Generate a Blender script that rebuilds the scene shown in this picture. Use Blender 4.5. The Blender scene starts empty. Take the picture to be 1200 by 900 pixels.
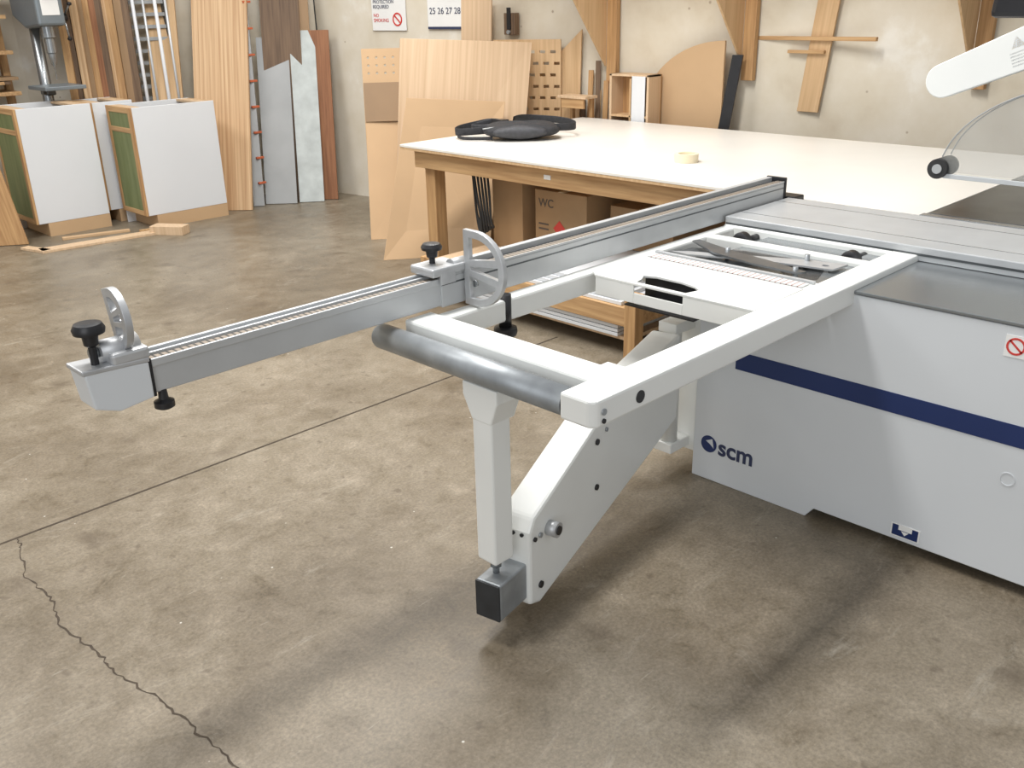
import bpy, bmesh, random
from math import *
from mathutils import Vector, Matrix
random.seed(4)
C=bpy.context; D=bpy.data
# ---------------------------------------------------------------- helpers
def group(name,parent=None):
    e=D.objects.new(name,None); e.empty_display_size=.1
    C.collection.objects.link(e)
    if parent: e.parent=parent
    return e
def fin(o,mat,parent,bevel=0,smooth=False,seg=2):
    if mat: o.data.materials.append(mat)
    if parent: o.parent=parent
    if bevel:
        m=o.modifiers.new('bev','BEVEL'); m.width=bevel; m.segments=seg; m.limit_method='ANGLE'; m.angle_limit=radians(35)
        m.harden_normals=False
    if smooth:
        for p in o.data.polygons: p.use_smooth=True
    return o
def mk(name,verts,faces,mat,parent=None,bevel=0,smooth=False):
    me=D.meshes.new(name); me.from_pydata([tuple(v) for v in verts],[],faces)
    bm=bmesh.new(); bm.from_mesh(me); bmesh.ops.recalc_face_normals(bm,faces=bm.faces); bm.to_mesh(me); bm.free()
    o=D.objects.new(name,me); C.collection.objects.link(o)
    return fin(o,mat,parent,bevel,smooth)
def box(name,x0,x1,y0,y1,z0,z1,mat,parent=None,bevel=.002):
    v=[(x,y,z) for x in(x0,x1) for y in(y0,y1) for z in(z0,z1)]
    f=[(0,1,3,2),(4,6,7,5),(0,4,5,1),(2,3,7,6),(0,2,6,4),(1,5,7,3)]
    return mk(name,v,f,mat,parent,bevel)
def prism(name,pts,ext,mat,parent=None,bevel=.002):
    n=len(pts);e=Vector(ext); v=[Vector(p) for p in pts]; v=v+[p+e for p in v]
    f=[tuple(range(n)),tuple(range(2*n-1,n-1,-1))]+[(i,(i+1)%n,n+(i+1)%n,n+i) for i in range(n)]
    return mk(name,v,f,mat,parent,bevel)
def board(name,BL,BR,TR,TL,th,mat,parent=None,bevel=.002):
    BL,BR,TR,TL=[Vector(p) for p in(BL,BR,TR,TL)]
    n=(BR-BL).cross(TL-BL).normalized()
    ez=((TL+TR)/2-(BL+BR)/2).normalized(); ey=(n-ez*n.dot(ez)).normalized(); ex=ey.cross(ez)
    o=BL-ex*(BL.x*3.7%1.3)-ez*(BL.y*5.1%.9)
    M=Matrix(((ex.x,ey.x,ez.x,o.x),(ex.y,ey.y,ez.y,o.y),(ex.z,ey.z,ez.z,o.z),(0,0,0,1))); Mi=M.inverted()
    L=[BL,BR,TR,TL]; L=L+[p-n*th for p in L]; L=[Mi@p for p in L]
    ob=mk(name,L,[(0,1,2,3),(7,6,5,4),(0,1,5,4),(1,2,6,5),(2,3,7,6),(3,0,4,7)],mat,parent,bevel)
    ob.matrix_world=M; return ob
def cyl(name,p1,p2,r,mat,parent=None,r2=None,seg=28,bevel=0,cap=True):
    p1,p2=Vector(p1),Vector(p2); r2=r if r2 is None else r2
    z=(p2-p1).normalized(); x=z.orthogonal().normalized(); y=z.cross(x)
    v=[];
    for p,rr in((p1,r),(p2,r2)):
        for i in range(seg):
            a=2*pi*i/seg; v.append(p+x*cos(a)*rr+y*sin(a)*rr)
    f=[(i,(i+1)%seg,seg+(i+1)%seg,seg+i) for i in range(seg)]
    if cap: f+= [tuple(range(seg-1,-1,-1)),tuple(range(seg,2*seg))]
    o=mk(name,v,f,mat,parent,bevel)
    for p in o.data.polygons: p.use_smooth=len(p.vertices)==4
    return o
def lathe(name,c,prof,mat,parent=None,axis=(0,0,1),seg=32):
    z=Vector(axis).normalized(); x=z.orthogonal().normalized(); y=z.cross(x); c=Vector(c); v=[];f=[]
    for r,h in prof:
        for i in range(seg):
            a=2*pi*i/seg; v.append(c+z*h+x*cos(a)*r+y*sin(a)*r)
    for k in range(len(prof)-1):
        for i in range(seg): f.append((k*seg+i,k*seg+(i+1)%seg,(k+1)*seg+(i+1)%seg,(k+1)*seg+i))
    f.append(tuple(range(seg))); f.append(tuple(range((len(prof)-1)*seg,len(prof)*seg)))
    o=mk(name,v,f,mat,parent)
    for p in o.data.polygons: p.use_smooth=len(p.vertices)==4
    m=o.modifiers.new('es','EDGE_SPLIT'); m.split_angle=radians(40)
    return o
def sweep(name,pts,r,mat,parent=None,cyclic=False,flat=None):
    cu=D.curves.new(name,'CURVE'); cu.dimensions='3D'; sp=cu.splines.new('NURBS'); sp.points.add(len(pts)-1)
    for p,q in zip(sp.points,pts): p.co=(*q,1)
    sp.use_endpoint_u=not cyclic; sp.use_cyclic_u=cyclic; sp.order_u=3
    if flat: cu.extrude=flat; cu.bevel_depth=r; cu.bevel_resolution=1
    else: cu.bevel_depth=r; cu.bevel_resolution=3
    o=D.objects.new(name,cu); C.collection.objects.link(o); cu.materials.append(mat)
    if parent: o.parent=parent
    return o
def plate(name,outer,holes,th,M,mat,parent=None,bev=0):
    cu=D.curves.new(name,'CURVE'); cu.dimensions='2D'; cu.fill_mode='BOTH'; cu.extrude=th/2; cu.bevel_depth=bev
    for L in [outer]+holes:
        sp=cu.splines.new('POLY'); sp.points.add(len(L)-1); sp.use_cyclic_u=True
        for p,q in zip(sp.points,L): p.co=(q[0],q[1],0,1)
    t=D.objects.new('tmp',cu); C.collection.objects.link(t); C.view_layer.update()
    me=D.meshes.new_from_object(t.evaluated_get(C.evaluated_depsgraph_get())); D.objects.remove(t)
    me.transform(M); me.materials.clear()
    o=D.objects.new(name,me); C.collection.objects.link(o); return fin(o,mat,parent)
def text(name,s,size,M,mat,parent,bold=0):
    cu=D.curves.new(name,'FONT'); cu.body=s; cu.size=size; cu.extrude=.0006; cu.offset=bold
    t=D.objects.new('tmp',cu); C.collection.objects.link(t); C.view_layer.update()
    me=D.meshes.new_from_object(t.evaluated_get(C.evaluated_depsgraph_get())); D.objects.remove(t)
    me.transform(M); me.materials.clear()
    o=D.objects.new(name,me); C.collection.objects.link(o); return fin(o,mat,parent)
def frame(o,x,y):
    x=Vector(x).normalized(); y=Vector(y).normalized(); z=x.cross(y); return Matrix(((x.x,y.x,z.x,o[0]),(x.y,y.y,z.y,o[1]),(x.z,y.z,z.z,o[2]),(0,0,0,1)))
def circ(cx,cy,r,n=24,a0=0,a1=2*pi): return [(cx+r*cos(a0+(a1-a0)*i/n),cy+r*sin(a0+(a1-a0)*i/n)) for i in range(n)]
# ---------------------------------------------------------------- materials
def base(name):
    m=D.materials.new(name); m.use_nodes=True; nt=m.node_tree; return m,nt,nt.nodes['Principled BSDF']
def N(nt,t,**k):
    n=nt.nodes.new(t)
    for a,b in k.items():
        if a in n.inputs: n.inputs[a].default_value=b
        else: setattr(n,a,b)
    return n
def coords(nt,scale=(1,1,1),rot=(0,0,0)):
    tc=N(nt,'ShaderNodeTexCoord'); mp=N(nt,'ShaderNodeMapping'); mp.inputs['Scale'].default_value=scale; mp.inputs['Rotation'].default_value=rot
    nt.links.new(tc.outputs['Object'],mp.inputs[0]); return mp.outputs[0]
def ramp(nt,src,stops):
    r=N(nt,'ShaderNodeValToRGB'); el=r.color_ramp.elements
    while len(el)<len(stops): el.new(.5)
    for e,(p,c) in zip(el,stops): e.position=p; e.color=(*c,1) if len(c)==3 else c
    nt.links.new(src,r.inputs[0]); return r.outputs[0]
def paint(name,col,rough=.4,metal=0,var=.06,scale=6,bump=0):
    m,nt,b=base(name); co=coords(nt)
    n=N(nt,'ShaderNodeTexNoise',Scale=scale,Detail=6); nt.links.new(co,n.inputs['Vector'])
    lo=tuple(c*(1-var) for c in col); hi=tuple(min(1,c*(1+var)) for c in col)
    nt.links.new(ramp(nt,n.outputs[0],[(.3,lo),(.7,hi)]),b.inputs['Base Color'])
    b.inputs['Roughness'].default_value=rough; b.inputs['Metallic'].default_value=metal
    if bump:
        n2=N(nt,'ShaderNodeTexNoise',Scale=scale*30,Detail=3); nt.links.new(co,n2.inputs['Vector'])
        bp=N(nt,'ShaderNodeBump',Strength=bump,Distance=.002); nt.links.new(n2.outputs[0],bp.inputs['Height']); nt.links.new(bp.outputs[0],b.inputs['Normal'])
    return m
def wood(name,c1,c2,scale=(1,1,12),rough=.6,dist=.08,knots=0,big=2,w=.5):
    m,nt,b=base(name); co=coords(nt,scale)
    n=N(nt,'ShaderNodeTexNoise',Scale=big,Detail=3,Distortion=dist,Roughness=.55); nt.links.new(co,n.inputs['Vector'])
    out=ramp(nt,n.outputs[0],[(.28,c1),(.5,tuple(a*.45+b_*.55 for a,b_ in zip(c1,c2))),(.70,c2)])
    if knots:
        co2=coords(nt,(1,1,.45)); v=N(nt,'ShaderNodeTexVoronoi',Scale=knots); nt.links.new(co2,v.inputs['Vector'])
        k=ramp(nt,v.outputs['Distance'],[(.03,(1,1,1)),(.10,(0,0,0))]); mx=N(nt,'ShaderNodeMix',data_type='RGBA')
        nt.links.new(k,mx.inputs[0]); nt.links.new(out,mx.inputs[6]); mx.inputs[7].default_value=(c1[0]*.35,c1[1]*.25,c1[2]*.2,1); out=mx.outputs[2]
    nt.links.new(out,b.inputs['Base Color']); b.inputs['Roughness'].default_value=rough
    return m
WHITE=paint('white_powder_coat',(.78,.79,.765),.36,0,.03,3)
WHITE2=paint('cabinet_white_enamel',(.64,.665,.685),.33,0,.03,2)
LAM=paint('white_laminate',(.77,.745,.69),.35,0,.04,2)
MEL=paint('white_melamine',(.70,.72,.74),.45,0,.02,2)
ALU=paint('anodized_aluminium',(.52,.535,.545),.42,.4,.05,8)
ALU2=paint('cast_aluminium',(.50,.51,.52),.42,.5,.1,20)
STEEL=paint('ground_steel',(.34,.36,.37),.26,.75,.06,2)
RAIL=paint('grey_rail_cover',(.27,.29,.30),.24,.6,.06,1.5)
GALV=paint('galvanized_steel',(.31,.33,.345),.45,.5,.16,14)
DKST=paint('dark_cast_iron',(.12,.13,.135),.3,.7,.15,8)
BLACK=paint('black_plastic',(.012,.012,.014),.4,0,.2,20)
CAPG=paint('dark_grey_tube_cap',(.025,.028,.032),.45,0,.2,20)
RUBB=paint('black_rubber',(.02,.02,.02),.7,0,.2,20)
NAVY=paint('navy_stripe',(.012,.028,.11),.4,0,.05,4)
INK=paint('dark_ink',(.03,.04,.09),.5,0,.05,4)
INKB=paint('faded_ink',(.10,.075,.06),.6,0,.05,4)
PAPER=paint('white_label',(.80,.80,.78),.5,0,.02,4)
REDP=paint('red_print',(.6,.05,.04),.5,0,.05,4)
YEL=paint('yellow_print',(.75,.5,.05),.5,0,.05,4)
def wallmat():
    m,nt,b=base('patched_plaster'); co=coords(nt)
    n=N(nt,'ShaderNodeTexNoise',Scale=1.3,Detail=8,Roughness=.6); nt.links.new(co,n.inputs['Vector'])
    c=ramp(nt,n.outputs[0],[(.32,(.54,.46,.345)),(.46,(.64,.575,.455)),(.60,(.70,.645,.54)),(.66,(.77,.735,.655)),(.75,(.81,.785,.72))])
    v=N(nt,'ShaderNodeTexVoronoi',Scale=4); nt.links.new(co,v.inputs['Vector'])
    k=ramp(nt,v.outputs['Distance'],[(.03,(.8,.8,.8)),(.05,(0,0,0))]); mx=N(nt,'ShaderNodeMix',data_type='RGBA'); nt.links.new(k,mx.inputs[0]); nt.links.new(c,mx.inputs[6]); mx.inputs[7].default_value=(.35,.28,.2,1)
    nt.links.new(mx.outputs[2],b.inputs['Base Color']); b.inputs['Roughness'].default_value=.8; return m
WALL=wallmat()
PLY=wood('plywood',(.50,.32,.16),(.64,.44,.25),(22,22,.7))
PLYL=wood('maple_plywood',(.54,.375,.225),(.67,.49,.32),(22,22,.25))
LUM=wood('construction_lumber',(.36,.20,.085),(.58,.37,.18),(24,1.2,24),.65)
LUMV=wood('construction_lumber_vertical',(.34,.18,.075),(.54,.33,.15),(24,24,1.2),.65)
REDW=wood('reddish_board',(.20,.08,.035),(.33,.15,.07),(24,24,1.2),.65)
KNOT=wood('knotty_alder',(.40,.22,.10),(.68,.48,.28),(26,26,.35),.55,.1,4,2)
MDF=paint('mdf_board',(.53,.355,.20),.75,0,.04,3)
MDFD=paint('hardboard',(.30,.19,.10),.6,0,.1,3)
DKW=wood('dark_walnut_board',(.10,.06,.035),(.19,.12,.07),(24,24,1))
CARD=paint('cardboard',(.34,.215,.11),.8,0,.08,5)
GREEN=wood('green_tinted_panel',(.13,.16,.06),(.20,.23,.10),(10,10,1))
GREYB=paint('grey_sheet',(.36,.37,.37),.5,.1,.08,4)
DPG=paint('drill_press_grey',(.20,.23,.25),.4,.3,.1,4)
ORNG=paint('orange_bracket',(.50,.12,.05),.5,0,.1,10)
FAB=paint('black_nylon_fabric',(.022,.022,.025),.65,0,.3,60,.6)
FAB2=paint('grey_black_nylon',(.045,.045,.05),.5,0,.3,40,.5)
TAPE=paint('masking_tape',(.80,.70,.50),.6,0,.05,10)
PLATE_D=paint('worn_steel_blade',(.20,.21,.22),.35,.8,.2,12)
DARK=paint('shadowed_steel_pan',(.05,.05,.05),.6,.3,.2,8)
PAT=paint('printed_foam_board',(.50,.54,.53),.6,0,.14,9)
def scale_mat(name,bg,fg,freq):
    m,nt,b=base(name); co=coords(nt,(1,1,1)); w=N(nt,'ShaderNodeTexWave',Scale=freq,bands_direction='X'); nt.links.new(co,w.inputs['Vector'])
    nt.links.new(ramp(nt,w.outputs[0],[(.62,bg),(.85,fg)]),b.inputs['Base Color']); b.inputs['Roughness'].default_value=.4; return m
RULE=scale_mat('fence_scale',(.30,.25,.20),(.05,.045,.04),18)
def scale_y():
    m,nt,b=base('table_scale'); co=coords(nt); w=N(nt,'ShaderNodeTexWave',Scale=16,bands_direction='Y'); nt.links.new(co,w.inputs['Vector'])
    nt.links.new(ramp(nt,w.outputs[0],[(.8,(.70,.70,.69)),(.95,(.35,.2,.18))]),b.inputs['Base Color']); b.inputs['Roughness'].default_value=.4; return m
RULEY=scale_y()
def clear():
    m,nt,b=base('clear_polycarbonate'); b.inputs['Base Color'].default_value=(.55,.55,.52,1); b.inputs['Roughness'].default_value=.08
    b.inputs['Alpha'].default_value=.17; return m
CLEAR=clear()
def concrete():
    m,nt,b=base('stained_concrete'); co=coords(nt); L=nt.links
    n1=N(nt,'ShaderNodeTexNoise',Scale=.75,Detail=10,Roughness=.7,Distortion=.4); n2=N(nt,'ShaderNodeTexNoise',Scale=7,Detail=12,Roughness=.8,Distortion=.5); n3=N(nt,'ShaderNodeTexNoise',Scale=90,Detail=4,Roughness=.7)
    for n in(n1,n2,n3): L.new(co,n.inputs['Vector'])
    c1=ramp(nt,n1.outputs[0],[(.30,(.135,.107,.073)),(.44,(.19,.155,.110)),(.56,(.245,.206,.152)),(.72,(.335,.288,.222))])
    c2=ramp(nt,n2.outputs[0],[(.30,(.52,.49,.44)),(.43,(.87,.86,.83)),(.56,(1.02,1.02,1.02)),(.70,(1.35,1.35,1.35))])
    c3=ramp(nt,n3.outputs[0],[(.3,(.70,.70,.70)),(.7,(1.22,1.22,1.22))])
    def mul(a,b_):
        x=N(nt,'ShaderNodeMix',data_type='RGBA',blend_type='MULTIPLY'); x.inputs[0].default_value=1; L.new(a,x.inputs[6]); L.new(b_,x.inputs[7]); return x.outputs[2]
    def over(c,k,col):
        mx=N(nt,'ShaderNodeMix',data_type='RGBA'); L.new(k,mx.inputs[0]); L.new(c,mx.inputs[6]); mx.inputs[7].default_value=(*col,1); return mx.outputs[2]
    c=mul(mul(c1,c2),c3)
    for rot,sc,lo in((40,1.3,.57),(-25,2.4,.61),(80,3.5,.64)):
        co2=coords(nt,(1.0,2.6,1),(0,0,radians(rot))); n4=N(nt,'ShaderNodeTexNoise',Scale=sc,Detail=12,Roughness=.82,Distortion=1.4); L.new(co2,n4.inputs['Vector'])
        c=over(c,ramp(nt,n4.outputs[0],[(lo,(0,0,0)),(lo+.12,(.55,.55,.55))]),(.40,.365,.30))
    def warp(sc,amt):
        nn=N(nt,'ShaderNodeTexNoise',Scale=sc,Detail=4); L.new(co,nn.inputs['Vector'])
        vm=N(nt,'ShaderNodeVectorMath',operation='SCALE'); L.new(nn.outputs['Color'],vm.inputs[0]); vm.inputs['Scale'].default_value=amt
        va=N(nt,'ShaderNodeVectorMath',operation='ADD'); L.new(co,va.inputs[0]); L.new(vm.outputs[0],va.inputs[1]); return va.outputs[0]
    v=N(nt,'ShaderNodeTexVoronoi',Scale=2.6,Randomness=1); L.new(warp(12,.16),v.inputs['Vector'])
    c=over(c,ramp(nt,v.outputs['Distance'],[(.04,(.6,.6,.6)),(.20,(0,0,0))]),(.085,.062,.04))
    v=N(nt,'ShaderNodeTexVoronoi',Scale=9,Randomness=1); L.new(warp(30,.06),v.inputs['Vector'])
    c=over(c,ramp(nt,v.outputs['Distance'],[(.05,(.6,.6,.6)),(.16,(0,0,0))]),(.10,.075,.05))
    co3=coords(nt,(1,14,1),(0,0,radians(62))); n5=N(nt,'ShaderNodeTexNoise',Scale=3,Detail=6,Roughness=.8,Distortion=.6); L.new(co3,n5.inputs['Vector'])
    c=over(c,ramp(nt,n5.outputs[0],[(.64,(0,0,0)),(.70,(.45,.45,.45))]),(.44,.40,.33))
    v=N(nt,'ShaderNodeTexVoronoi',Scale=7,Randomness=1); L.new(co,v.inputs['Vector'])
    c=over(c,ramp(nt,v.outputs['Distance'],[(.02,(.8,.8,.8)),(.032,(0,0,0))]),(.62,.60,.54))
    L.new(c,b.inputs['Base Color'])
    L.new(ramp(nt,n2.outputs[0],[(.35,(.30,.30,.30)),(.65,(.50,.50,.50))]),b.inputs['Roughness'])
    bp=N(nt,'ShaderNodeBump',Strength=.25,Distance=.004); L.new(n2.outputs[0],bp.inputs['Height']); L.new(bp.outputs[0],b.inputs['Normal'])
    return m
CONC=concrete()
CRACK=paint('brown_crack_fill',(.06,.044,.03),.9,0,.2,30)  # plain dark brown fill for the floor crack and control joint
# ---------------------------------------------------------------- room
def wx(y): return 6.05-.15*(y-3)
box('floor',-5,8,-5,10,-.1,0,CONC,None,0)
prism('wall_back',[(wx(-3),-3,0),(wx(7.86),7.86,0),(wx(7.86)+.2,7.9,0),(wx(-3)+.2,-3,0)],(0,0,4.2),WALL,None,0)
prism('wall_corner',[(5.32,7.86,0),(3.2,9.4,0),(3.3,9.55,0),(5.45,8.0,0)],(0,0,4.2),WALL,None,0)
prism('wall_left',[(3.2,9.4,0),(-4,9.4,0),(-4,9.6,0),(3.2,9.6,0)],(0,0,4.2),WALL,None,0)
fc=group('floor_crack')
box('control_joint',-4,3.6,3.274,3.284,0,.0012,CRACK,fc,0)
pts=[(.775,3.27),(.756,3.2),(.70,3.0),(.716,2.82),(.675,2.66),(.702,2.464),(.70,2.3),(.739,2.111),(.745,1.93),(.756,1.742),(.80,1.5),(.78,1.2)]
P=[]
for a,b in zip(pts,pts[1:]):
    for k in range(10):
        t=k/10; P.append((a[0]+(b[0]-a[0])*t+random.uniform(-.007,.007),a[1]+(b[1]-a[1])*t))
V=[];Fc=[]
for i,(x,y) in enumerate(P):
    w=random.uniform(.001,.0038); V+=[(x-w,y,.001),(x+w,y,.001)]
    if i: Fc.append((2*i-2,2*i-1,2*i+1,2*i))
mk('crack',V,Fc,CRACK,fc)
# ---------------------------------------------------------------- saw
saw=group('sliding_table_saw')
prism('cabinet_front',[(2.77,1.82,0),(2.77,1.82,.835),(2.77,-1.6,.835),(2.77,-1.6,.04),(2.77,1.31,.04),(2.77,1.34,0)],(.03,0,0),WHITE2,saw,.003)
box('cabinet_body',2.80,3.70,-1.6,1.815,.04,.80,WHITE2,saw)
box('plinth',2.801,3.6,1.34,1.80,0,.04,WHITE2,saw)
box('cabinet_foot',2.801,3.6,-1.4,-.9,0,.04,WHITE2,saw)
box('blue_stripe',2.7675,2.77,-1.6,1.66,.478,.545,NAVY,saw,0)
box('rail_bed',2.765,3.24,-1.6,1.83,.838,.848,RAIL,saw,.002)
box('rail_web',3.05,3.7,-1.6,1.9,.803,.836,STEEL,saw)
box('wagon',3.235,3.72,-1.6,2.036,.849,.90,ALU,saw,.004)
box('wagon_side_groove',3.233,3.2355,-1.6,2.03,.868,.876,DKST,saw,0)
for i,x in enumerate((3.34,3.62)): box('wagon_slot_%d'%i,x,x+.006,-1.6,2.03,.8995,.9006,STEEL,saw,0)
box('wagon_end_cap',3.72,3.80,2.00,2.13,.86,.905,BLACK,saw,.006)
box('cast_table',3.78,5.1,-1.6,1.45,.865,.90,DKST,saw,.004)
box('cast_table_edge',3.735,3.779,-1.6,1.47,.86,.899,STEEL,saw,.003)
box('blade_slot',3.80,3.812,-.3,.9,.8995,.901,BLACK,saw,0)
box('lower_chassis',3.75,5.0,-1.5,1.3,.05,.865,WHITE2,saw)
for i,(x,y) in enumerate(((3.9,-1.3),(4.9,-1.3),(3.9,1.1),(4.9,1.1))): cyl('chassis_foot_%d'%i,(x,y,0),(x,y,.05),.04,BLACK,saw)
Mf=frame((2.7685,1.785,.13),(0,-1,0),(0,0,1))
plate('logo_disc',circ(.035,.02,.034),[[(.02,.03),(.05,.045),(.058,.005),(.04,.02)]],.001,Mf,NAVY,saw)
text('logo_text','scm',.094,frame((2.7685,1.709,.120),(0,-1,0),(0,0,1)),INK,saw,.0022)
box('warning_sticker',2.768,2.7699,.94,1.035,.055,.10,PAPER,saw,0)
prism('sticker_mark',[(2.7675,1.03,.058),(2.7675,.945,.058),(2.7675,.945,.097),(2.7675,.965,.097),(2.7675,.965,.08),(2.7675,1.01,.080),(2.7675,1.01,.097),(2.7675,1.03,.097)],(.0006,0,0),NAVY,saw,0)
prism('sticker_arrow',[(2.7673,1.0,.078),(2.7673,.975,.078),(2.7673,.9875,.064)],(.0006,0,0),PAPER,saw,0)
box('prohibition_sticker',2.768,2.7699,.70,.795,.745,.81,PAPER,saw,0)
plate('prohibition_ring',circ(0,0,.026),[circ(0,0,.02)],.001,frame((2.7675,.765,.778),(0,-1,0),(0,0,1)),REDP,saw)
prism('prohibition_bar',[(2.767,.785,.792),(2.767,.781,.796),(2.767,.745,.764),(2.767,.749,.760)],(.001,0,0),REDP,saw,0)
plate('embossed_ring',circ(0,0,.022),[circ(0,0,.019)],.002,frame((2.769,.72,.37),(0,-1,0),(0,0,1)),WHITE2,saw)
# ---------------------------------------------------------------- outrigger
out=group('outrigger_table')
def rbar(name,x0,x1,y0,y1,z0=.80,z1=.87,b=.008): return box(name,x0,x1,y0,y1,z0,z1,WHITE,out,b)
prism('front_bar',[(1.515,1.255,.80),(3.34,1.255,.80),(3.34,1.35,.80),(1.62,1.35,.80),(1.60,1.36,.80),(1.50,1.36,.80),(1.50,1.27,.80)],(0,0,.07),WHITE,out,.007)
rbar('left_bar',1.604,1.706,1.34,2.06,.802,.869)
rbar('rear_bar',1.70,3.30,1.985,2.043,.79,.862)
rbar('right_bar',3.22,3.338,1.34,2.035,.801,.869)
rbar('middle_bar',2.632,2.73,1.345,2.0,.80,.862)
rbar('cross_bar',3.03,3.075,1.345,2.0,.80,.866)
Mt=frame((0,0,.8645),(1,0,0),(0,1,0))
plate('sheet_shelf',[(2.33,1.352),(2.62,1.352),(2.62,1.985),(2.36,1.985),(2.33,1.95)],
      [[(2.345,1.60),(2.40,1.585),(2.425,1.62),(2.44,1.68),(2.44,1.78),(2.42,1.82),(2.385,1.80),(2.36,1.795),(2.345,1.79)]],.006,Mt,WHITE,out,.001)
box('shelf_lip_front',2.330,2.336,1.352,1.60,.80,.862,WHITE,out,.002); box('shelf_lip_rear',2.330,2.336,1.79,1.95,.80,.862,WHITE,out,.002)
box('shelf_lip_low',2.330,2.336,1.60,1.79,.80,.835,WHITE,out,.002)
box('shelf_handle_recess',2.336,2.46,1.56,1.83,.785,.79,BLACK,out,0)
box('shelf_handle_wall',2.446,2.452,1.56,1.83,.79,.86,BLACK,out,0)
box('shelf_tray_side',2.612,2.618,1.36,1.98,.78,.86,WHITE,out,0)
box('scale_strip',2.64,2.69,1.37,1.97,.863,.8662,RULEY,out,0)
box('scale_guide',2.698,2.712,1.36,1.98,.863,.872,ALU,out,.001)
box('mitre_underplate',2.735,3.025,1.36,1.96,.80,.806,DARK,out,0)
plate('mitre_plate',[(2.76,1.42),(2.80,1.40),(2.93,1.44),(3.0,1.55),(2.98,1.78),(2.90,1.96),(2.80,1.97),(2.84,1.8),(2.86,1.62),(2.78,1.5)],[circ(2.92,1.62,.014,12)],.006,frame((0,0,.845),(1,0,0),(0,1,0)),PLATE_D,out)
plate('mitre_lever',[(2.75,1.45),(2.78,1.43),(2.83,1.60),(2.87,1.78),(2.93,1.95),(2.90,1.96),(2.80,1.80),(2.76,1.62)],[],.006,frame((0,0,.872),(1,0,0),(0,1,0)),PLATE_D,out)
plate('mitre_lever_lower',[(2.90,1.40),(2.99,1.39),(2.97,1.5),(2.80,1.90),(2.76,1.96),(2.76,1.88),(2.85,1.66)],[circ(2.93,1.44,.012,12)],.006,frame((0,0,.860),(1,0,0),(0,1,0)),ALU2,out)
for i,(x,y) in enumerate(((2.78,1.47),(2.86,1.78),(2.95,1.52))): cyl('mitre_bolt_%d'%i,(x,y,.80),(x,y,.885),.009,GALV,out,seg=6)
for i,y in enumerate((1.44,1.88)):
    cyl('lock_knob_stem_%d'%i,(3.14,y,.84),(3.23,y,.84),.014,BLACK,out)
    lathe('lock_knob_%d'%i,(3.095,y,.845),[(.022,0),(.034,.008),(.034,.035),(.018,.05)],BLACK,out,(1,0,0))
RX,RZ=1.552,.822
cyl('roller_tube',(RX,1.375,RZ),(RX,2.10,RZ),.037,GALV,out,seg=40)
cyl('roller_end',(RX,1.366,RZ),(RX,1.376,RZ),.034,BLACK,out)
cyl('roller_end_far',(RX,2.10,RZ),(RX,2.108,RZ),.034,GALV,out)
cyl('roller_axle',(RX,1.35,RZ),(RX,2.12,RZ),.010,STEEL,out)
cyl('front_plug',(1.672,1.253,.833),(1.672,1.257,.833),.016,BLACK,out)
cyl('corner_screw',(1.535,1.251,.838),(1.535,1.257,.838),.008,GALV,out)
cyl('corner_screw_2',(1.535,1.251,.815),(1.535,1.257,.815),.006,BLACK,out)
box('latch_clip',1.74,1.80,1.40,1.46,.80,.835,WHITE,out,.004)
def obx(name,c,sx,sy,z0,z1,ang,mat,par,bev=.004):
    ca,sa=cos(ang),sin(ang); pts=[]
    for a,b in((-1,-1),(1,-1),(1,1),(-1,1)):
        x=a*sx/2;y=b*sy/2; pts.append((c[0]+x*ca-y*sa,c[1]+x*sa+y*ca,z0))
    return prism(name,pts,(0,0,z1-z0),mat,par,bev)
ANG=atan2(.2,1)
PX,PY=1.575,1.675
obx('support_post',(PX,PY),.072,.074,.245,.74,0,WHITE,out,.006)
prism('post_head',[(PX-.037,PY-.036,.68),(PX-.037,PY+.036,.68),(PX-.037,PY+.07,.745),(PX-.037,PY+.07,.784),(PX-.037,PY-.06,.784),(PX-.037,PY-.06,.745)],(.09,0,0),WHITE,out,.004)
box('post_head_bracket',1.612,1.68,PY-.06,PY+.07,.745,.803,WHITE,out,.002)
cyl('adjust_bolt',(PX,PY,.18),(PX,PY,.255),.010,STEEL,out)
cyl('adjust_nut',(PX,PY,.218),(PX,PY,.236),.018,STEEL,out,seg=6)
def along(s,off,z):
    ux,uy=cos(ANG),sin(ANG); return (1.61+ux*s-uy*off,1.672+uy*s+ux*off,z)
prism('arm_inner_tube',[along(-.09,-.042,.075),along(-.09,.042,.075),along(-.09,.042,.195),along(-.09,-.042,.195)],Vector(along(.3,0,0))-Vector(along(-.09,0,0)),GALV,out,.006)
prism('arm_tube_cap',[along(-.096,-.041,.076),along(-.096,.041,.076),along(-.096,.041,.194),along(-.096,-.041,.194)],Vector(along(.006,0,0))-Vector(along(0,0,0)),CAPG,out,.002)
prof=[(.045,.055),(.045,.30),(.07,.34),(.50,.52),(1.06,.60),(1.06,.27),(.10,.035)]
prism('arm_shell',[along(s,-.056,z) for s,z in prof],Vector(along(0,.056,0))-Vector(along(0,-.056,0)),WHITE,out,.010)
def boltat(i,s,z,r,mat): cyl('arm_bolt_%d'%i,along(s,-.062,z),along(s,-.054,z),r,mat,out,seg=20)
for i,(s,z,r,mt) in enumerate(((.10,.27,.008,GALV),(.10,.10,.011,BLACK),(.44,.43,.010,BLACK),(.44,.27,.010,BLACK),(.50,.45,.007,GALV),(.07,.27,.007,BLACK))): boltat(i,s,z,r,mt)
cyl('arm_lock_knob',along(.15,-.09,.27),along(.15,-.05,.27),.024,ALU2,out)
cyl('arm_lock_knob_cap',along(.15,-.094,.27),along(.15,-.088,.27),.014,BLACK,out)
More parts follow.
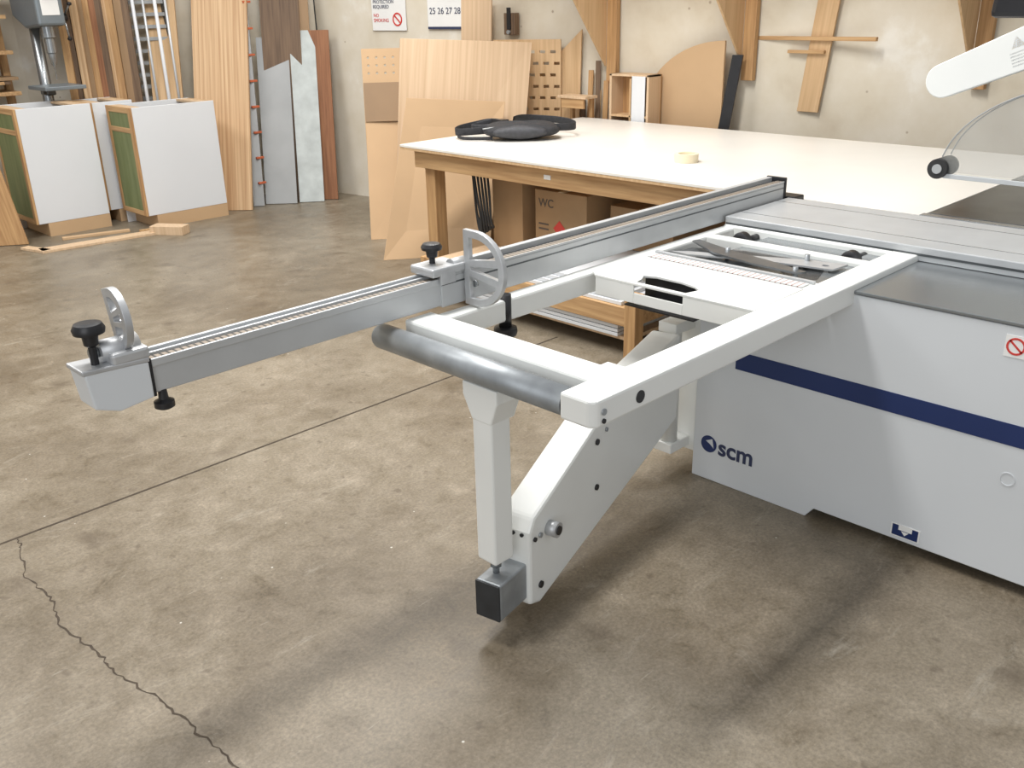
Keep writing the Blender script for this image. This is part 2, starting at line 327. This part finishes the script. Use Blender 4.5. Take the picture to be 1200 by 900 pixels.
for i,o in enumerate((-.03,.0,.03)): cyl('arm_end_screw_%d'%i,along(.040,o,.29),along(.047,o,.29),.006,BLACK,out)
cyl('pivot_column',(2.72,1.90,.14),(2.72,1.90,.58),.032,WHITE,out)
box('pivot_bracket',2.68,2.84,1.86,1.94,.10,.14,WHITE,out,.004)
box('pivot_bracket_upper',2.68,2.84,1.86,1.94,.58,.62,WHITE,out,.004)
box('pivot_mount',2.80,2.86,1.822,1.94,.08,.64,WHITE,out,.004)
# ---------------------------------------------------------------- fence
fen=group('crosscut_fence')
FB=.873
box('fence_body',.845,1.80,2.052,2.115,FB+.004,.953,ALU,fen,.003)
box('fence_front_lip',.845,1.80,2.047,2.054,.943,.963,ALU,fen,.002)
box('fence_back_rail',.845,1.80,2.110,2.122,.953,.970,ALU,fen,.003)
box('fence_scale_strip',.845,1.80,2.0545,2.080,.953,.9605,RULE,fen,0)
box('fence_mid_rail',.845,1.80,2.087,2.096,.953,.966,ALU,fen,.002)
box('main_fence_body',1.74,3.70,2.046,2.13,FB,.963,ALU,fen,.003)
box('main_top_front_rail',1.74,3.70,2.046,2.051,.9631,.970,ALU,fen,.001)
box('main_top_scale',1.74,3.70,2.052,2.083,.9632,.969,RULE,fen,0)
box('main_top_slot',1.74,3.70,2.086,2.102,.9632,.9642,DKST,fen,0)
box('main_top_back_rail',1.74,3.70,2.106,2.13,.9632,.982,ALU,fen,.002)
box('main_front_groove',1.74,3.70,2.0452,2.0461,.940,.945,DKST,fen,0)
box('fence_end_cap_far',3.70,3.715,2.042,2.135,.872,.985,BLACK,fen,.003)
box('fence_foot',3.60,3.70,2.134,2.15,.873,.915,BLACK,fen,.003)
prism('end_shoe',[(.70,2.042,.882),(.69,2.042,.965),(.70,2.042,.972),(.838,2.042,.960),(.838,2.042,.872),(.755,2.042,.862)],(0,.086,0),WHITE2,fen,.004)
prism('end_shoe_top',[(.685,2.040,.967),(.84,2.040,.960),(.84,2.130,.960),(.685,2.130,.967)],(0,0,.012),ALU2,fen,.003)
box('end_gap',.838,.845,2.045,2.13,.872,.966,BLACK,fen,0)
lathe('end_lower_knob',(.865,2.06,.835),[(.010,.045),(.012,.02),(.024,.014),(.024,0),(.014,-.006)],BLACK,fen)
def knob(name,x,y,z,h=.10,r=.034):
    lathe(name,(x,y,z),[(.009,0),(.009,h*.45),(.016,h*.5),(.018,h*.72),(r,h*.76),(r+.002,h*.86),(r-.004,h*.97),(r*.5,h)],BLACK,fen)
knob('stop_knob_end',.73,2.075,.972,.105,.034)
knob('stop_knob_main',1.755,2.10,.975,.085,.030)
def arcD(w,h,n=18): return [(0,0),(0,h)]+[(w*.28+ (w*.72)*sin(pi*(i/n)) , h/2+h/2*cos(pi*i/n)) for i in range(n+1)]
def stop(prefix,M,w,h):
    oc=arcD(w,h); t=.019
    def sub(lo,hi):
        L=[]
        n=10
        for i in range(n+1):
            a=pi*(lo+(hi-lo)*i/n); L.append((w*.28+(w*.72-t)*sin(a),h/2+(h/2-t)*cos(a)))
        return L
    h1=[(t,h*.60),(t,h-t)]+sub(.0,.36)
    h2=[(t,h*.40)]+sub(.64,1.0)[::1]+[(t,t)]
    h3=[(t+.006,h*.5+.006)]+sub(.43,.57)+[(t+.006,h*.5-.006)]
    plate(prefix,oc,[h1,h2,h3],.014,M,ALU2,fen,.0015)
stop('flip_stop_main',frame((1.835,2.038,.870),(0,-1,0),(0,0,1)),.165,.225)
cyl('flip_stop_hub',(1.79,2.06,.99),(1.845,2.06,.99),.020,ALU2,fen)
box('flip_stop_carriage',1.70,1.83,2.035,2.14,.972,.998,ALU2,fen,.006)
box('flip_stop_bridge',1.73,1.79,2.034,2.044,.945,.985,ALU2,fen,.004)
cyl('flip_stop_bolt',(1.845,2.015,.93),(1.852,2.015,.93),.010,STEEL,fen)
stop('flip_stop_end',frame((.805,2.10,.985),(-.05,-.85,.25),(0,.25,.97)),.10,.145)
cyl('flip_stop_end_hub',(.745,2.085,1.0),(.835,2.085,1.0),.026,ALU2,fen)
box('flip_stop_end_carriage',.755,.845,2.04,2.13,.968,1.0,ALU2,fen,.008)
cyl('end_stop_bolt',(.725,2.085,1.0),(.745,2.085,1.0),.012,STEEL,fen)
cyl('clamp_stem',(1.955,2.0,.76),(1.955,2.0,.875),.020,BLACK,fen)
lathe('clamp_wheel',(1.955,2.0,.742),[(.020,.03),(.036,.026),(.038,.012),(.034,0),(.02,-.004)],BLACK,fen)
# ---------------------------------------------------------------- blade guard
gd=group('saw_blade_guard')
def gp(y,z,x=3.79): return (x,y,z)
prof=[gp(1.44,1.05)]
for i in range(13):
    t=i/12; a=radians(8+80*t); prof.append(gp(1.44-.62*(1-cos(a))*1.0,1.07+.36*sin(a)))
prof+=[gp(.80,1.43),gp(.80,1.05)]
prism('guard_side_near',prof,(.004,0,0),CLEAR,gd,0)
prism('guard_side_far',[(3.87,p[1],p[2]) for p in prof],(.004,0,0),CLEAR,gd,0)
V=[];Fc=[]
for i,p in enumerate(prof[1:-1]):
    V+=[p,(3.87,p[1],p[2])]
    if i: Fc.append((2*i-2,2*i-1,2*i+1,2*i))
mk('guard_shell',V,Fc,CLEAR,gd,0,True)
sweep('guard_rim',[(3.79,p[1],p[2]) for p in prof[1:-2]],.0025,GREYB,gd)
sweep('guard_rim_far',[(3.872,p[1],p[2]) for p in prof[1:-2]],.0025,GREYB,gd)
box('guard_lower_rail',3.784,3.789,.80,1.42,1.04,1.058,ALU,gd)
cyl('guard_roller',(3.77,1.44,1.075),(3.89,1.44,1.075),.038,RUBB,gd)
cyl('guard_roller_hub',(3.765,1.44,1.075),(3.895,1.44,1.075),.018,GREYB,gd)
GX,GY=(0,-.925,.38),(0,.38,.925)
M=frame((3.80,1.47,1.40),GX,GY)
plate('guard_arm',[(0,-.058),(.75,-.058),(.75,.11),(.25,.075),(0,.058)]+circ(0,0,.058,14,pi/2,3*pi/2),[],.05,M,WHITE,gd,.004)
M2=frame((3.772,1.47,1.40),GX,GY)
plate('guard_label',[(.23,-.05),(.38,-.05),(.38,.07),(.23,.07)],[],.001,M2,PAPER,gd)
plate('guard_label_triangle',[(.255,.02),(.305,.02),(.28,.06)],[],.002,M2,YEL,gd)
for k in range(5): plate('guard_label_line_%d'%k,[(.245,-.042+k*.011),(.345,-.042+k*.011),(.345,-.037+k*.011),(.245,-.037+k*.011)],[],.002,M2,INK,gd)
prism('guard_dust_elbow',[(3.77,1.34,1.62),(3.77,1.33,1.75),(3.77,1.33,1.85),(3.77,.80,1.85),(3.77,.80,1.62)],(.10,0,0),BLACK,gd,.02)
box('guard_overhead_beam',3.74,3.90,-1.4,.9,1.86,2.02,WHITE2,gd,.01)
box('guard_column',3.72,3.92,-1.6,-1.4,.9,2.02,WHITE2,gd,.01)
# ---------------------------------------------------------------- outfeed table
tb=group('workbench_table')
TX0,TX1,TY0,TY1=3.82,5.60,1.49,4.83
box('top',TX0,TX1,TY0,TY1,.865,.88,LAM,tb,.002)
box('top_core',TX0+.002,TX1-.002,TY0+.002,TY1-.002,.85,.8655,PLY,tb,0)
box('apron_front',TX0+.05,TX0+.09,TY0+.05,TY1-.08,.74,.85,LUM,tb,.003)
box('apron_back',TX1-.1,TX1-.06,TY0+.05,TY1-.08,.76,.85,LUM,tb,.003)
box('apron_end',TX0+.09,TX1-.1,TY1-.12,TY1-.08,.75,.85,LUM,tb,.003)
box('apron_end_2',TX0+.09,TX1-.1,TY0+.05,TY0+.09,.75,.85,LUM,tb,.003)
for i,(x,y) in enumerate(((TX0+.09,TY1-.22),(TX1-.2,TY1-.22),(TX0+.09,TY0+.1),(TX1-.2,TY0+.1))): box('leg_%d'%i,x,x+.09,y,y+.09,0,.85,LUMV,tb,.003)
for i in range(4):
    y=TY0+.7+i*.7; box('joist_%d'%i,TX0+.09,TX1-.1,y,y+.04,.76,.85,LUM,tb,.003)
box('apron_label',TX0+.047,TX0+.05,3.57,3.62,.785,.81,PAPER,tb,0)
ct=group('storage_cart')
box('deck',3.62,5.2,2.80,4.3,.25,.27,PLYL,ct)
box('rail_front',3.58,3.62,2.72,4.3,.17,.27,LUM,ct,.003)
box('rail_side',3.62,5.2,2.76,2.80,.17,.27,LUM,ct,.003)
box('rail_back',5.2,5.24,2.76,4.3,.17,.27,LUM,ct,.003)
for i,(x,y) in enumerate(((3.535,2.70),(5.2,2.70),(3.56,4.3),(5.2,4.3))): box('leg_%d'%i,x,x+.07,y,y+.07,0,.36 if i==0 else .28,LUMV,ct,.003)
box('lower_deck',3.62,5.2,2.8,4.3,.08,.10,PLYL,ct)
for i in range(3): box('lower_panel_%d'%i,3.60,4.6,2.86,3.95,.10+.022*i,.118+.022*i,MEL,ct)
wp=group('white_panel_stack')
for i in range(4):
    o=.012*i; box('panel_%d'%i,3.60+o,4.5,2.84+.03*i,3.80-.05*i,.271+.022*i,.291+.022*i,MEL,wp)
b1=group('cardboard_box')
box('carton',4.12,4.60,3.52,3.93,.36,.66,CARD,b1,.004); box('carton_tape',4.12,4.602,3.70,3.74,.66,.662,TAPE,b1,0)
text('carton_text','WC',.07,frame((4.118,3.90,.56),(0,-1,0),(0,0,1)),INKB,b1,.0005)
prism('red_mark',[(4.118,3.78,.44),(4.118,3.73,.39),(4.118,3.68,.44),(4.118,3.73,.49)],(.001,0,0),REDP,b1,0)
for i,z in enumerate((.42,.45)): box('print_%d'%i,4.118,4.1195,3.82,3.90,z,z+.01,INKB,b1,0)
b2=group('cardboard_box')
box('carton',4.08,4.5,4.00,4.26,.271,.72,CARD,b2,.004); box('carton_tape',4.08,4.502,4.11,4.15,.72,.722,TAPE,b2,0)
b3=group('cardboard_box'); box('carton',4.25,4.8,3.0,3.45,.36,.60,CARD,b3,.004); box('carton_tape',4.25,4.802,3.2,3.24,.60,.602,TAPE,b3,0)
hb=group('hanging_hose')
for k in range(5):
    sweep('loop_%d'%k,[(4.0,4.34-.03*k,.74),(3.98,4.30-.03*k,.60),(3.98,4.26-.02*k,.44),(4.0,4.28-.03*k,.32+.02*k),(4.02,4.34,.40),(4.02,4.36,.60),(4.01,4.36,.74)],.008,RUBB,hb)
tp=group('masking_tape_roll')
V=[];Fc=[];S=36;pr=[(.065,0),(.065,.045),(.045,.045),(.045,0)]
for i in range(S):
    a=2*pi*i/S
    for r,z in pr: V.append((4.34+r*cos(a),3.0+r*sin(a),.8805+z))
for i in range(S):
    for k in range(4): Fc.append((4*i+k,4*i+(k+1)%4,4*((i+1)%S)+(k+1)%4,4*((i+1)%S)+k))
mk('roll',V,Fc,TAPE,tp)
bg=group('waist_bag')
def blob(name,c,sx,sy,sz,mat,par,ang=0,zpow=.6):
    V=[];Fc=[];nu,nv=28,12
    for j in range(nv+1):
        ph=pi*j/nv-pi/2
        for i in range(nu):
            th=2*pi*i/nu; cx=abs(cos(th))**.6*copysign(1,cos(th)); cy=abs(sin(th))**.6*copysign(1,sin(th))
            k=max(cos(ph),0)**zpow; x=sx*cx*k; y=sy*cy*k; z=sz*(sin(ph)*(1+.12*sin(3*th))+1)
            V.append((c[0]+x*cos(ang)-y*sin(ang),c[1]+x*sin(ang)+y*cos(ang),c[2]+z))
    for j in range(nv):
        for i in range(nu): Fc.append((j*nu+i,j*nu+(i+1)%nu,(j+1)*nu+(i+1)%nu,(j+1)*nu+i))
    return mk(name,V,Fc,mat,par,0,True)
blob('pouch',(4.47,4.38,.8865),.25,.14,.050,FAB,bg,radians(-45))
blob('front_pocket',(4.40,4.32,.895),.18,.07,.040,FAB2,bg,radians(-45))
sweep('pouch_zip',[(4.24,4.50,.955),(4.33,4.38,.974),(4.45,4.27,.974),(4.56,4.20,.955)],.004,GREYB,bg)
sweep('strap_left',[(4.33,4.52,.94),(4.22,4.58,.935),(4.17,4.70,.925),(4.27,4.77,.935),(4.40,4.74,.95),(4.46,4.64,.975),(4.46,4.56,.97)],.004,FAB,bg,False,.019)
sweep('strap_left_inner',[(4.34,4.50,.96),(4.27,4.62,.955),(4.32,4.70,.95),(4.44,4.62,.98)],.003,FAB2,bg,False,.012)
sweep('strap_right',[(4.60,4.25,.95),(4.68,4.16,.945),(4.80,4.18,.945),(4.86,4.34,.96),(4.78,4.52,.97),(4.64,4.58,.985),(4.52,4.50,.985)],.004,FAB,bg,False,.019)
sweep('strap_tail',[(4.28,4.45,.897),(4.18,4.54,.897),(4.16,4.64,.897),(4.22,4.72,.897)],.003,FAB,bg,False,.008)
box('buckle',4.42,4.48,4.50,4.57,.975,.992,BLACK,bg,.003)
# ---------------------------------------------------------------- sheets leaning behind the table
board('leaning_mdf_sheet',(4.0,5.33,0),(4.62,4.88,0),(5.08,5.14,1.02),(4.44,5.5,1.08),.018,MDF)
board('leaning_plywood_sheet',(4.22,5.47,0),(5.02,4.99,0),(5.48,5.24,1.414),(4.6,5.73,1.474),.02,PLYL)
pg=group('leaning_pegboard_sheets')
board('hardboard_sheet',(4.33,5.91,0),(4.85,5.50,0),(5.15,5.82,.93),(4.60,6.22,.93),.012,MDF,pg)
Mx=frame((4.40,5.99,0),(.72,-.60,0),(.3,.36,1.39))
plate('pegboard',[(0,0),(.75,0),(.75,1.46),(0,1.46)],[circ(.05+.065*i,1.27+.06*j,.010,8) for i in range(11) for j in range(3)],.01,Mx,MDF,pg)
plate('brown_band',[(0.005,.9),(.74,.9),(.74,1.20),(.005,1.20)],[],.004,frame((4.385,5.972,0),(.72,-.60,0),(.3,.36,1.39)),MDFD,pg)
sl=group('slotted_board')
Mx=frame((5.42,5.60,0),(.25,-.52,0),(0,0,1))
slots=[]
for j in range(7):
    for i in range(6):
        x=.04+.085*i+(.03 if j%2 else 0); z=.82+j*.085; slots.append([(x,z),(x+.045,z),(x+.045,z+.022),(x,z+.022)])
plate('board',[(0,0),(.55,0),(.55,1.43),(0,1.43)],slots,.016,Mx,PLY,sl)
cr=group('wooden_crate')
CX=5.63; a,b=4.24,4.60
box('back_board',CX+.14,CX+.155,a,b,0,1.20,LUMV,cr)
box('side_left',CX,CX+.14,b-.02,b,.55,1.20,PLYL,cr); box('side_right',CX,CX+.14,a,a+.02,.55,1.20,PLYL,cr)
box('divider',CX,CX+.14,a+.16,a+.175,.55,1.17,PLY,cr); box('shelf',CX,CX+.14,a+.02,b-.02,.90,.915,PLY,cr); box('shelf_low',CX,CX+.14,a+.02,b-.02,.55,.565,PLY,cr); box('top_edge',CX,CX+.14,a,b,1.185,1.20,PLYL,cr)
box('white_panel',CX-.005,CX,a+.03,a+.15,.60,1.19,MEL,cr)
for i,(y) in enumerate((a,b-.03)): box('leg_%d'%i,CX,CX+.03,y,y+.03,0,.55,LUMV,cr)
qp=[(3.74,.0),(3.74,1.43)]+[(3.74+.70*sin(pi/2*i/16),.86+.57*cos(pi/2*i/16)) for i in range(1,17)]+[(4.44,.86),(4.36,0)]
prism('quarter_round_sheet',[(5.80,y,z) for y,z in qp],(.018,0,0),MDF,None,.001)
board('black_board',(5.66,3.81,0),(5.68,3.73,0),(5.84,3.62,1.34),(5.82,3.69,1.34),.02,BLACK)
board('plywood_offcut',(5.60,5.25,0),(5.66,4.95,0),(5.72,4.95,1.50),(5.63,5.40,1.10),.015,PLY)
board('plywood_offcut',(5.42,6.05,0),(5.47,5.75,0),(5.53,5.72,1.75),(5.48,6.02,1.75),.012,PLYL)
sb=group('side_bench'); box('top',5.50,5.64,4.72,5.0,1.02,1.04,PLYL,sb); box('apron',5.51,5.53,4.75,4.97,.95,1.02,LUM,sb)
for i,y in enumerate((4.75,4.94)): box('leg_%d'%i,5.61,5.64,y,y+.03,0,1.02,LUMV,sb)
sc2=group('wood_scraps')
for i in range(6):
    y=4.66+i*.05; board('scrap_%d'%i,(5.65,y,0),(5.66,y-.03,0),(5.73,y-.05+.03*(i%3),1.0+.07*((i*2)%5)),(5.72,y-.01+.03*(i%3),1.0+.07*((i*2)%5)),.015,(PLY,LUMV,DKW)[i%3],sc2)
ov=group('overhead_shelf')
for i,(yy,zb) in enumerate(((4.68,1.12),(3.62,1.17),(2.18,1.16))):
    w=wx(yy)-.012
    box('stud_%d'%i,w-.045,w,yy-.045,yy+.045,zb,2.4,LUMV,ov,.003)
    prism('gusset_%d'%i,[(w-.045,yy+.046,zb+.12),(w-.045,yy+.046,2.35),(w-.80,yy+.046,2.35),(w-.80,yy+.046,2.2)],(0,.015,0),PLY,ov)
    box('arm_%d'%i,w-.8,w-.045,yy-.04,yy+.04,2.32,2.399,LUMV,ov,.003)
prism('shelf_deck',[(wx(5.6)-.8,5.6,2.4),(wx(5.6)-.02,5.6,2.4),(wx(1.2)-.02,1.2,2.4),(wx(1.2)-.8,1.2,2.4)],(0,0,.02),PLY,ov)
hj=group('hanging_wood_jig')
w=wx(3.2)
board('long_board',(w-.03,3.27,.98),(w-.03,3.12,.98),(w-.03,3.02,1.85),(w-.03,3.17,1.85),.018,PLY,hj)
prism('cross_strip',[(w-.06,3.60,1.43),(w-.06,2.76,1.43),(w-.06,2.76,1.455),(w-.06,3.60,1.455)],(.03,0,0),LUM,hj)
prism('cross_strip_short',[(w-.06,3.36,1.35),(w-.06,3.10,1.35),(w-.06,3.10,1.37),(w-.06,3.36,1.37)],(.03,0,0),LUM,hj)
def onwall(y,z,d=.012): return frame((wx(y)-d,y,z),(.15,-1,0),(0,0,1))
sg=group('safety_sign')
plate('sheet',[(0,0),(.40,0),(.40,.50),(0,.50)],[],.004,onwall(7.12,1.49),PAPER,sg)
M=onwall(7.12,1.49,.016)
plate('red_ring',circ(.30,.09,.055),[circ(.30,.09,.042)],.002,M,REDP,sg)
plate('red_bar',[(.265,.115),(.272,.125),(.335,.068),(.328,.058)],[],.002,M,REDP,sg)
text('sign_text','RESPIRATORY\nPROTECTION\nREQUIRED',.04,onwall(7.10,1.75,.016),INK,sg); text('sign_text_2','NO\nSMOKING',.04,onwall(7.10,1.60,.016),REDP,sg)
cal=group('wall_calendar')
plate('sheet',[(0,0),(.42,0),(.42,.5),(0,.5)],[],.004,onwall(6.48,1.50),PAPER,cal)
plate('dark_strip',[(0,.0),(.42,.0),(.42,.02),(0,.02)],[],.002,onwall(6.48,1.50,.016),INK,cal)
text('calendar_text','25 26 27 28',.07,onwall(6.46,1.62,.016),INK,cal)
wb=group('wall_clamp'); y=5.60
box('block',wx(y)-.06,wx(y)-.01,y-.06,y+.06,1.46,1.62,DKW,wb); box('strap',wx(y)-.07,wx(y)-.06,y-.02,y+.02,1.5,1.66,BLACK,wb); cyl('bolt',(wx(y)-.08,y,1.48),(wx(y)-.05,y,1.48),.015,GALV,wb)
sweep('wall_cable',[(5.28,7.78,2.6),(5.25,7.76,1.7),(5.27,7.74,1.0),(5.22,7.70,.4),(5.27,7.70,.01)],.006,RUBB)
# ---------------------------------------------------------------- left area: leaning boards
ls=group('leaning_lumber_stack')
def lean(name,x0,y0,x1,y1,h,lx,ly,th,mat,par=None,dx=0): return board(name,(x0,y0,0.004),(x1,y1,0.004),(x1+lx+dx,y1+ly,h),(x0+lx,y0+ly,h),th,mat,par)
lean('knotty_board',3.98,8.02,4.32,7.66,2.15,.47,.40,.035,KNOT,ls)
lean('plywood_strip',3.80,8.32,4.0,8.15,2.3,.28,.28,.03,PLY,ls)
lean('rack_upright',4.42,7.80,4.50,7.74,2.0,.25,.30,.03,GREYB,ls)
for i in range(9):
    z=.2+.22*i; t=z/2.0; box('hook_%d'%i,4.46+.25*t,4.535+.25*t,7.735+.3*t,7.76+.3*t,z,z+.018,ORNG,ls)
lean('grey_metal_sheet',4.55,7.80,4.76,7.60,1.45,.23,.23,.015,GREYB,ls)
lean('dark_board',4.66,7.85,4.92,7.62,2.2,.22,.18,.02,DKW,ls)
lean('printed_foam_sheet',4.80,7.62,4.98,7.48,1.5,.20,.20,.03,PAT,ls)
lean('reddish_board',4.99,7.60,5.12,7.46,1.5,.14,.12,.02,REDW,ls)
lean('hardboard_strip',4.86,7.75,5.02,7.62,1.95,.17,.12,.015,MDFD,ls)
def cabinet(x0,x1,y0,y1,h):
    g=group('base_cabinet'); th=.018
    box('side_near',x0+.021,x1,y0,y0+th,.11,h,MEL,g); box('side_far',x0+.021,x1,y1-th,y1,.0,h,MEL,g)
    box('toe_side',x0+.09,x1,y0,y0+th,0,.109,MDF,g,0); box('back',x1-th,x1-.001,y0+th,y1-th,0,h-.001,PLY,g); box('bottom',x0+.021,x1-th,y0+th,y1-th,.11,.128,PLY,g)
    box('toe_kick',x0+.09,x0+.108,y0+th,y1-th,0,.109,MDF,g)
    f=.045
    box('stile_near',x0,x0+.02,y0,y0+f,.11,h,LUMV,g); box('stile_far',x0,x0+.02,y1-f,y1,.11,h,LUMV,g)
    box('rail_top',x0,x0+.02,y0+f,y1-f,h-f,h,LUM,g); box('rail_bottom',x0,x0+.02,y0+f,y1-f,.11,.15,LUM,g); box('rail_mid',x0,x0+.02,y0+f,y1-f,h-.20,h-.16,LUM,g)
    box('door_panel',x0+.004,x0+.016,y0+f,y1-f,.15,h-.045,GREEN,g)
    for i,xx in enumerate((x0+.021,x1-.12)): box('stretcher_%d'%i,xx,xx+.09,y0+th,y1-th,h-.02,h-.001,PLYL,g)
    return g
cabinet(2.60,3.20,8.05,8.58,1.01)
cabinet(3.34,4.08,7.65,8.10,.98)
cabinet(3.24,3.60,8.16,8.60,1.00)
board('walnut_panel',(1.95,8.25,0.004),(2.46,7.90,0.004),(2.36,8.05,.96),(1.85,8.42,.96),.02,LUMV)
sc=group('floor_wood_strips')
def strip(a,b,w,h,mat,i):
    a,b=Vector(a),Vector(b); d=(b-a).normalized(); n=Vector((-d.y,d.x,0))*w; prism('strip_%d'%i,[a,b,b+n,a+n],(0,0,h),mat,sc)
strip((2.42,7.50,0),(3.30,7.42,0),.12,.02,PLYL,0); strip((2.35,7.76,0),(2.43,7.50,0),.07,.02,PLYL,1)
strip((3.26,7.46,0.0),(3.42,7.22,0.0),.12,.07,PLYL,2); strip((2.7,7.83,0),(3.2,7.70,0),.05,.02,MDF,3)
strip((3.24,7.60,0),(3.55,7.56,0),.03,.02,LUM,4)
# lumber rack
lr=group('lumber_rack')
for i,(x,y) in enumerate(((1.9,9.1),(2.95,9.16),(3.46,8.82),(3.80,8.56))): box('post_%d'%i,x,x+.06,y,y+.06,0,2.6,DKW if i>1 else LUMV,lr)
for j,z in enumerate((1.05,1.38,1.66,2.0)):
    box('shelf_%d'%j,1.8,2.98,8.90,9.35,z,z+.03,LUM,lr)
    for k in range(20):
        y=8.85+random.uniform(0,.1); zz=z+.031+random.choice((0,.03,.06,.09,.12))+random.uniform(0,.003); x=1.85+random.uniform(0,.6)
        box('plank_%d_%d'%(j,k),x,x+random.uniform(.4,.55),y,y+random.uniform(.2,.38),zz,zz+.025,random.choice((LUM,PLYL,MDFD,MDFD,DKW)),lr,.001)
mats=(LUMV,DKW,KNOT,MDFD,LUMV,REDW,DKW,KNOT,LUMV,MDFD,DKW)
for j in range(11):
    x=3.38+j*.042; y=9.25-.726*(x-3.2)-.26-random.uniform(0,.06)
    board('upright_plank_%d'%j,(x-.06,y-.08,0.0),(x-.06+.05,y-.12,0),(x+.05,y-.02,2.2+random.uniform(0,.4)),(x,y+.02,2.3),.03,mats[j],lr)
pc=group('pipe_clamp_rack')
for j,x in enumerate((3.90,3.97,4.05,4.12)):
    y=8.62-.726*(x-3.9)-.12
    cyl('pipe_%d'%j,(x-.05,y-.1,0),(x,y,2.3),.011 if j%2 else .015,MEL if j%2==0 else ALU,pc)
for j in range(14):
    z=.95+j*.10; prism('ladder_rung_%d'%j,[(3.86,8.56,z),(4.12,8.38,z),(4.12,8.42,z),(3.86,8.60,z)],(0,0,.03),GREYB,pc)
for j,(x,y) in enumerate(((3.84,8.58),(4.12,8.38))): box('ladder_side_%d'%j,x,x+.03,y,y+.05,0,2.4,DKST,pc)
# drill press
dp=group('drill_press'); X,Y=3.17,8.84
box('base',X-.2,X+.16,Y-.22,Y+.2,0,.06,DKST,dp,.01); cyl('column',(X,Y,.06),(X,Y,1.75),.045,STEEL,dp)
box('table',X-.17,X+.17,Y-.44,Y-.06,1.10,1.13,DPG,dp,.005); box('table_arm',X-.04,X+.04,Y-.1,Y+.05,1.04,1.10,DKST,dp,.01)
prism('head',[(X-.11,Y-.42,1.60),(X-.11,Y-.42,1.86),(X-.11,Y+.15,1.86),(X-.11,Y+.15,1.68),(X-.11,Y-.10,1.58)],(.22,0,0),DPG,dp,.02); box('pulley_cover',X-.14,X+.14,Y-.50,Y+.3,1.86,1.98,DKST,dp,.03)
lathe('quill',(X,Y-.28,1.28),[(.004,-.10),(.006,0),(.022,.02),(.030,.08),(.030,.10),(.040,.11),(.040,.22),(.055,.23),(.055,.33)],STEEL,dp)
cyl('feed_hub',(X+.1,Y-.28,1.66),(X+.17,Y-.28,1.66),.035,BLACK,dp)
box('switch_plate',X-.07,X+.07,Y-.425,Y-.42,1.68,1.80,PAPER,dp,.001)
for i in range(3):
    a=2*pi*i/3+.4; e=(X+.16,Y-.28+.17*cos(a),1.66+.17*sin(a)); cyl('feed_handle_%d'%i,(X+.15,Y-.28,1.66),e,.008,STEEL,dp); lathe('handle_ball_%d'%i,(e[0],e[1],e[2]-.015),[(.005,0),(.017,.006),(.020,.015),(.017,.026),(.005,.032)],BLACK,dp)
# ---------------------------------------------------------------- lights
w=D.worlds.new('World'); C.scene.world=w; w.use_nodes=True; bgn=w.node_tree.nodes['Background']; bgn.inputs[0].default_value=(.96,.975,1,1); bgn.inputs[1].default_value=.54
def area(name,loc,target,sx,sy,pw,col=(1,1,1)):
    l=D.lights.new(name,'AREA'); l.shape='RECTANGLE'; l.size=sx; l.size_y=sy; l.energy=pw; l.color=col
    o=D.objects.new(name,l); C.collection.objects.link(o); o.location=loc
    o.rotation_euler=(Vector(target)-Vector(loc)).to_track_quat('-Z','Y').to_euler(); return o
l=area('ceiling_light',(1.7,2.9,5.0),(1.7,2.9,0),2.6,.7,255,(1,.985,.96)); l.rotation_euler=(0,0,0)
area('ceiling_light',(4.0,5.0,4.8),(4,5.0,0),2.0,1.0,125,(1,.98,.955))
area('ceiling_light',(0,7,5.0),(0.3,7,0),2.5,1.5,150,(1,.98,.955))
area('door_daylight',(-3.6,-1.5,2.6),(2.6,2.4,.6),3.5,3.2,110,(.95,.975,1))
# ---------------------------------------------------------------- camera
cd=D.cameras.new('camera'); cam=D.objects.new('camera',cd); C.collection.objects.link(cam)
cd.sensor_width=36; cd.lens=33.02; cd.clip_start=.05
yaw,pitch,roll=[radians(a) for a in(45.318,22.275,-1.326)]
f=Vector((cos(pitch)*cos(yaw),cos(pitch)*sin(yaw),-sin(pitch))); r=Vector((sin(yaw),-cos(yaw),0)); u=r.cross(f)
r2=r*cos(roll)+u*sin(roll); u2=-r*sin(roll)+u*cos(roll)
cam.matrix_world=Matrix(((r2.x,u2.x,-f.x,0),(r2.y,u2.y,-f.y,0),(r2.z,u2.z,-f.z,1.72),(0,0,0,1)))
C.scene.camera=cam
C.scene.view_settings.view_transform='Standard'
